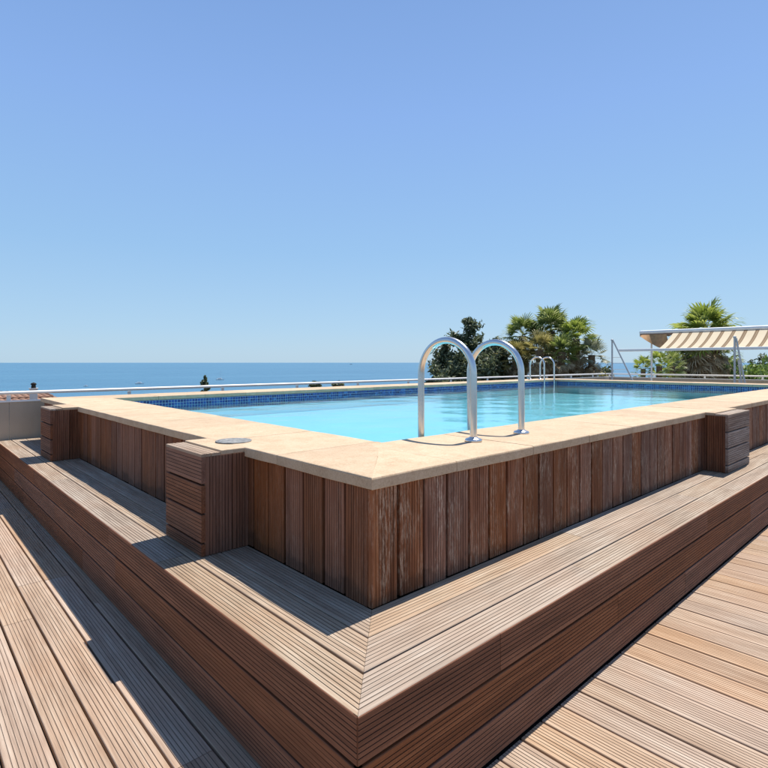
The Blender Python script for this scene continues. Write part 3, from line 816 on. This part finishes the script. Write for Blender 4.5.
def leaf_cloud(pts, n_per, spread, size, r, flat=.0, elong=2.2):
    m = len(pts) * n_per
    base = np.repeat(np.array(pts), n_per, 0) + r.normal(0, 1, (m, 3)) * spread
    a = r.normal(0, 1, (m, 3)); a[:, 2] *= (1 - flat); a /= np.linalg.norm(a, axis=1)[:, None]
    b = r.normal(0, 1, (m, 3)); b -= a * (a * b).sum(1)[:, None]; b /= np.linalg.norm(b, axis=1)[:, None]
    s = size * r.uniform(.6, 1.3, (m, 1)); A = a * s * elong * .5; B = b * s * .5
    v = np.stack([base - A, base + B * .8, base + A, base - B * .8], 1).reshape(-1, 3)
    f = np.arange(m * 4).reshape(-1, 4); return v, f
def tree(name, label, cat, base, crown_pts, n_per, spread, size, mat, limbs, trunk_r, seed, group=None, elong=2.2):
    r = np.random.default_rng(seed); b = Vector(base); t = thing(name, label, cat, b, 0, group)
    v, f = leaf_cloud(crown_pts, n_per, spread, size, r, elong=elong)
    mk('crown', npmesh('crown', v, f), mat, t)
    mb = MB()
    for pts, rr_ in limbs: mb.tube(pts, rr_, 7)
    mk('trunk', mb.mesh(), M_BARK, t)
    return t
# dark conifer: tiered limbs
def conifer(cx, cy, ztop, zlow, R_, label, seed, name='conifer_tree', mat=M_DARKLEAF, nl=120, size=.12, group=None):
    r = random.Random(seed); gz = land_z(cx, cy) - .3; pts = []; limbs = []
    tr = [(cx + .05 * math.sin(z * .7), cy, z) for z in np.linspace(gz, ztop - .45, 14)]
    limbs.append((tr, [.20 - .195 * (i / 13) for i in range(14)]))
    for i in range(nl):
        s_ = r.random() ** .8; z = ztop - (ztop - zlow) * s_; az = r.uniform(0, 6.283)
        prof = min(.95, .10 + s_ * 1.25); L = R_ * prof * r.uniform(.3, 1.25) + .06
        p0 = Vector((cx, cy, z)); tip = p0 + Vector((math.cos(az) * L, math.sin(az) * L, L * r.uniform(.15, .75)))
        limbs.append(([p0, (p0 + tip) / 2 + Vector((0, 0, -.05)), tip], [.035, .02, .006]))
        for k in range(max(3, int(L * 6))):
            q = p0.lerp(tip, .25 + .75 * (k + r.random()) / max(3, int(L * 6)))
            pts.append((q.x, q.y, q.z))
    return tree(name, label, 'tree', (cx, cy, gz), pts, 20, (.10, .10, .10), size, mat, limbs, .2, seed, group)
p = dep(469, 318, 30); conifer(p.x, p.y, 3.3, -1.9, 2.0, 'tall dark spiky conifer seen through the near pool ladder', 11)
p = dep(445, 345, 31); conifer(p.x, p.y, 1.95, -1.6, 1.25, 'shorter dark bushy tree at the left edge of the greenery', 12, nl=90)
p = dep(497, 340, 29); conifer(p.x, p.y, 2.15, -1.4, 1.25, 'dark olive tree filling the space between conifer and palms', 13, nl=100)

def shrub(cx, cy, cz, rx, ry, rz_, n, label, mat, seed, size=.12, cat='shrub', name='shrub', trunk=.08, group=None, n_per=26):
    r = random.Random(seed); pts = []; limbs = []; gz = land_z(cx, cy) - .3 if cz > -2 or True else cz
    limbs.append(([(cx, cy, gz), (cx, cy, cz - rz_ * .5), (cx, cy, cz + rz_ * .3)], [trunk * 1.5, trunk, trunk * .3]))
    for i in range(n):
        d = Vector((r.gauss(0, 1), r.gauss(0, 1), r.gauss(0, 1))).normalized() * r.uniform(.45, 1.0) ** .5
        k = 1 + .22 * mnoise.noise(Vector((d.x * 2, d.y * 2, d.z * 2 + seed)))
        q = (cx + d.x * rx * k, cy + d.y * ry * k, cz + d.z * rz_ * k); pts.append(q)
        if i % 5 == 0: limbs.append(([(cx, cy, cz - rz_ * .4), q], [trunk * .3, .008]))
    return tree(name, label, cat, (cx, cy, gz), pts, n_per, (.13 * rx, .13 * ry, .13 * rz_), size, mat, limbs, trunk, seed, group)
p = dep(762, 366, 24); shrub(p.x, p.y, -.05, 1.15, 1.2, .75, 110, 'rounded light green bush below the right end of the awning', M_HEDGE, 21)
p = dep(744, 372, 26); shrub(p.x, p.y, -.25, .8, .8, .65, 80, 'small green bush left of the rounded bush under the awning', M_HEDGE, 22)
p = dep(800, 360, 26); shrub(p.x, p.y, .2, 1.6, 1.6, 1.0, 130, 'wide green bush past the right edge of the view', M_HEDGE, 23)
p = dep(770, 352, 32); shrub(p.x, p.y, .55, .9, .9, .8, 60, 'darker bush top behind the light green bush on the right', M_DARKLEAF, 24)
p = dep(604, 371, 25); shrub(p.x, p.y, -.6, .6, .6, .8, 60, 'olive bush at the foot of the lowest palm, left of the slanted bar', M_OLIVE, 43)
p = dep(618, 369, 27); shrub(p.x, p.y, -.5, .9, .9, .75, 46, 'thin grey green shrub by the single slanted bar', M_GREYLEAF, 25, n_per=12)
p = dep(606, 362, 30); shrub(p.x, p.y, -.2, .5, .5, .9, 40, 'narrow dark shrub right beside the palm clump', M_DARKLEAF, 26, n_per=16)
p = dep(690, 368, 30); shrub(p.x, p.y, .15, 1.7, 1.2, 1.1, 110, 'dark shrub in the shade behind the small palms', M_DARKLEAF, 27)
p = dep(726, 366, 31); shrub(p.x, p.y, .15, 1.2, .9, .9, 90, 'olive green shrub behind the two steep slanting bars', M_HEDGE, 28)
p = dep(560, 375, 33); shrub(p.x, p.y, -1.0, 3.0, 2.4, 1.5, 170, 'broad dark undergrowth at the foot of the palm clump', M_DARKLEAF, 29)
p = dep(482, 352, 28); shrub(p.x, p.y, .35, 1.0, 1.0, 1.15, 90, 'olive leafy bush between the dark conifer and the palm clump', M_DARKLEAF, 41)
p = dep(460, 362, 28.5); shrub(p.x, p.y, -.3, 1.6, 1.2, 1.0, 90, 'low dark leafy bush at the foot of the tall conifer', M_DARKLEAF, 42)
# tree tops that just reach above the handrail
p = dep(205, 376, 150); conifer(p.x, p.y, -2.9, -8.5, 1.25, 'lone narrow dark tree top poking above the handrail on the left', 31, nl=40, size=.35)
for px, py, lb, sd in ((315, 381.8, 'left one of two flat bush crowns just above the handrail', 32), (338, 381.6, 'right one of two flat bush crowns just above the handrail', 33)):
    p = dep(px, py + 3.2, 150); shrub(p.x, p.y, p.z, 1.6, 1.6, .9, 50, lb, M_DARKLEAF, sd, .3, 'tree', 'distant_tree', .2)

# ------------------------------------------------------------------ neighbouring houses
M_ROOF = plain('terracotta', (.32, .17, .105), .85, 0, 10, .6, (.20, .11, .075), .3, .02)
M_WALLW = plain('white_render', (.72, .69, .63), .85, 0, 5, .4, (.62, .58, .52))
M_PANE = plain('dark_window_glass', (.05, .09, .16), .12)
def roof_tiles(A, B, Cc, D, parent, name='roof'):
    """tiled slope: A,B eave, D,C ridge; corrugated rows of tiles"""
    A, B, Cc, D = map(Vector, (A, B, Cc, D)); n = 26; m = 8; mb = MB(); v = []
    nrm = (B - A).cross(D - A).normalized()
    if nrm.z < 0: nrm = -nrm
    for j in range(m * 2 + 2):
        row = j // 2; s_ = min(1, (row + (j % 2)) / (m)) ; lift = .035 if j % 2 == 0 else .0
        for i in range(n * 4 + 1):
            u = i / (n * 4); P_ = A.lerp(B, u).lerp(D.lerp(Cc, u), s_)
            v.append(P_ + nrm * (.045 * abs(math.sin(math.pi * i / 4)) + lift))
    k = n * 4 + 1; f = []
    for j in range(m * 2 + 1):
        for i in range(n * 4): a = j * k + i; f.append((a, a + 1, a + k + 1, a + k))
    mb.add(v, f); return mk(name, mb.mesh(), M_ROOF, parent)
def house(cx, cy, rz_, lx, ly, zr, ze, zg, label, chimney=None, windows=True):
    t = thing('house', label, 'house', (cx, cy, zg), rz_); F = Matrix.Translation((cx, cy, 0)) @ Matrix.Rotation(rz_, 4, 'Z')
    mb = MB(); mb.box((-lx / 2, -ly / 2, zg), (lx / 2, ly / 2, ze)); mk('wall', mb.mesh(), M_WALLW, t, F)
    o_ = .4; rl = max(0, lx / 2 - ly / 2)
    c = [(-lx / 2 - o_, -ly / 2 - o_, ze + .001), (lx / 2 + o_, -ly / 2 - o_, ze + .001), (lx / 2 + o_, ly / 2 + o_, ze + .001), (-lx / 2 - o_, ly / 2 + o_, ze + .001)]
    R1, R2 = (-rl, 0, zr), (rl, 0, zr)
    for q in ((c[0], c[1], R2, R1), (c[2], c[3], R1, R2), (c[1], c[2], R2, R2), (c[3], c[0], R1, R1)):
        r = roof_tiles(*q, t); r.matrix_basis = WM[t.name].inverted() @ F; WM[r.name] = F
    if chimney:
        x, y, z0, z1 = chimney
        mb = MB(); mb.box((x - .15, y - .15, z0), (x + .15, y + .15, z1)); mb.box((x - .18, y - .18, z1), (x + .18, y + .18, z1 + .05)); ch_ = mk('chimney', mb.mesh(), M_WALLW, t, F)
        mb = MB(); mb.lathe((x, y, z1 + .051), [(.10, 0), (.08, .14), (.12, .16), (.10, .22), (.001, .26)], 14); mk('chimney_pot', mb.mesh(), M_DARK, ch_, F)
    for i in range(5):
        x = -lx / 2 + lx * (i + .5) / 5
        for side in (-1, 1):
            y = side * (ly / 2)
            mb = MB(); mb.box((x - .5, min(y, y + side * .05), ze - 2.3), (x + .5, max(y, y + side * .05), ze - 1.0)); w_ = mk('window', mb.mesh(), M_RAIL, t, F)
            mb = MB()
            for q in (-1, 1): mb.box((x + q * .225 - .19, min(y + side * .051, y + side * .06), ze - 2.2), (x + q * .225 + .19, max(y + side * .051, y + side * .06), ze - 1.1))
            mk('pane', mb.mesh(), M_PANE, w_, F)
    return t
# the left neighbour: its ridge shows just under the handrail
house(.8, 28.4, math.radians(-10), 13.0, 7.0, -.46, -2.6, -13.5, 'terracotta roofed house with a white chimney beyond the left end of the railing', (2.75, -.9, -1.6, -.30))
# white building seen between the palms
p = dep(709, 366, 50)
house(p.x, p.y, math.radians(25), 3.2, 3.0, 1.45, .9, -14, 'white house with dark blue windows glimpsed below the awning')

# ------------------------------------------------------------------ boats
M_HULL = plain('white_gelcoat', (.80, .80, .78), .3)
M_DKH = plain('dark_hull', (.03, .04, .06), .4)
M_SAIL = plain('bare_mast_metal', (.45, .46, .48), .4)
def hull(L, Bm, H_):
    mb = MB(); st = []; n = 9
    for i in range(n):
        s_ = i / (n - 1); w = Bm / 2 * (1 - max(0, (s_ - .45) / .55) ** 2.2) * (1 if s_ > .02 else .9) + .01; x = -L / 2 + L * s_
        sh = H_ * (1 + .35 * s_ ** 2); st.append([(x - .0, -w, sh), (x, -w * .75, .1), (x, 0, -.3), (x, w * .75, .1), (x, w, sh)])
    v = [q for s_ in st for q in s_]; f = []
    for i in range(n - 1):
        for j in range(4): a = i * 5 + j; f.append((a, a + 1, a + 6, a + 5))
        f.append((i * 5, i * 5 + 5, i * 5 + 9, i * 5 + 4))
    f.append((0, 1, 2, 3, 4)); mb.add(v, f, 0); return mb
def boat(pos, rz_, L, label, name, hullmat, cabin=True, mast=0):
    t = thing(name, label, 'boat', pos, rz_); F = WM[t.name]
    mk('hull', hull(L, L * .3, L * .11).mesh(), hullmat, t, F)
    if cabin:
        mb = MB(); mb.box((-L * .28, -L * .10, L * .115), (L * .16, L * .10, L * .235), 0, L * .02); mk('cabin', mb.mesh(), M_HULL, t, F)
        mb = MB(); mb.box((-L * .20, -L * .104, L * .16), (L * .165, L * .104, L * .20), 0, .02); mk('window', mb.mesh(), M_PANE, t, F)
    if mast:
        mb = MB(); mb.tube([(L * .05, 0, L * .1), (L * .05, 0, mast)], [.16, .08], 6); mk('mast', mb.mesh(), M_SAIL, t, F)
        mb = MB(); mb.tube([(L * .05, 0, L * .22), (-L * .35, 0, L * .24)], .16, 6); mk('boom', mb.mesh(), M_SAIL, t, F)
        mb = MB()
        for e_ in (-L * .48, L * .5): mb.tube([(L * .05, 0, mast), (e_, 0, L * .12)], .03, 4)
        mk('stay', mb.mesh(), M_SAIL, t, F)
boat((223, 689, -26), math.radians(-35), 10.5, 'white motorboat on the sea towards the left', 'motorboat', M_HULL)
boat((156, 658, -26), math.radians(-50), 6.0, 'tiny white speedboat left of the motorboat on the sea', 'motorboat', M_HULL)
boat((364, 762, -26), math.radians(-42), 12.5, 'moored sailing boat with bare mast next to the lone dark tree top', 'sailboat', M_HULL, True, 15)
boat((4201, 5157, -26), math.radians(-30), 30, 'far off ship as a dark speck on the horizon', 'ship', M_DKH, True, 30)
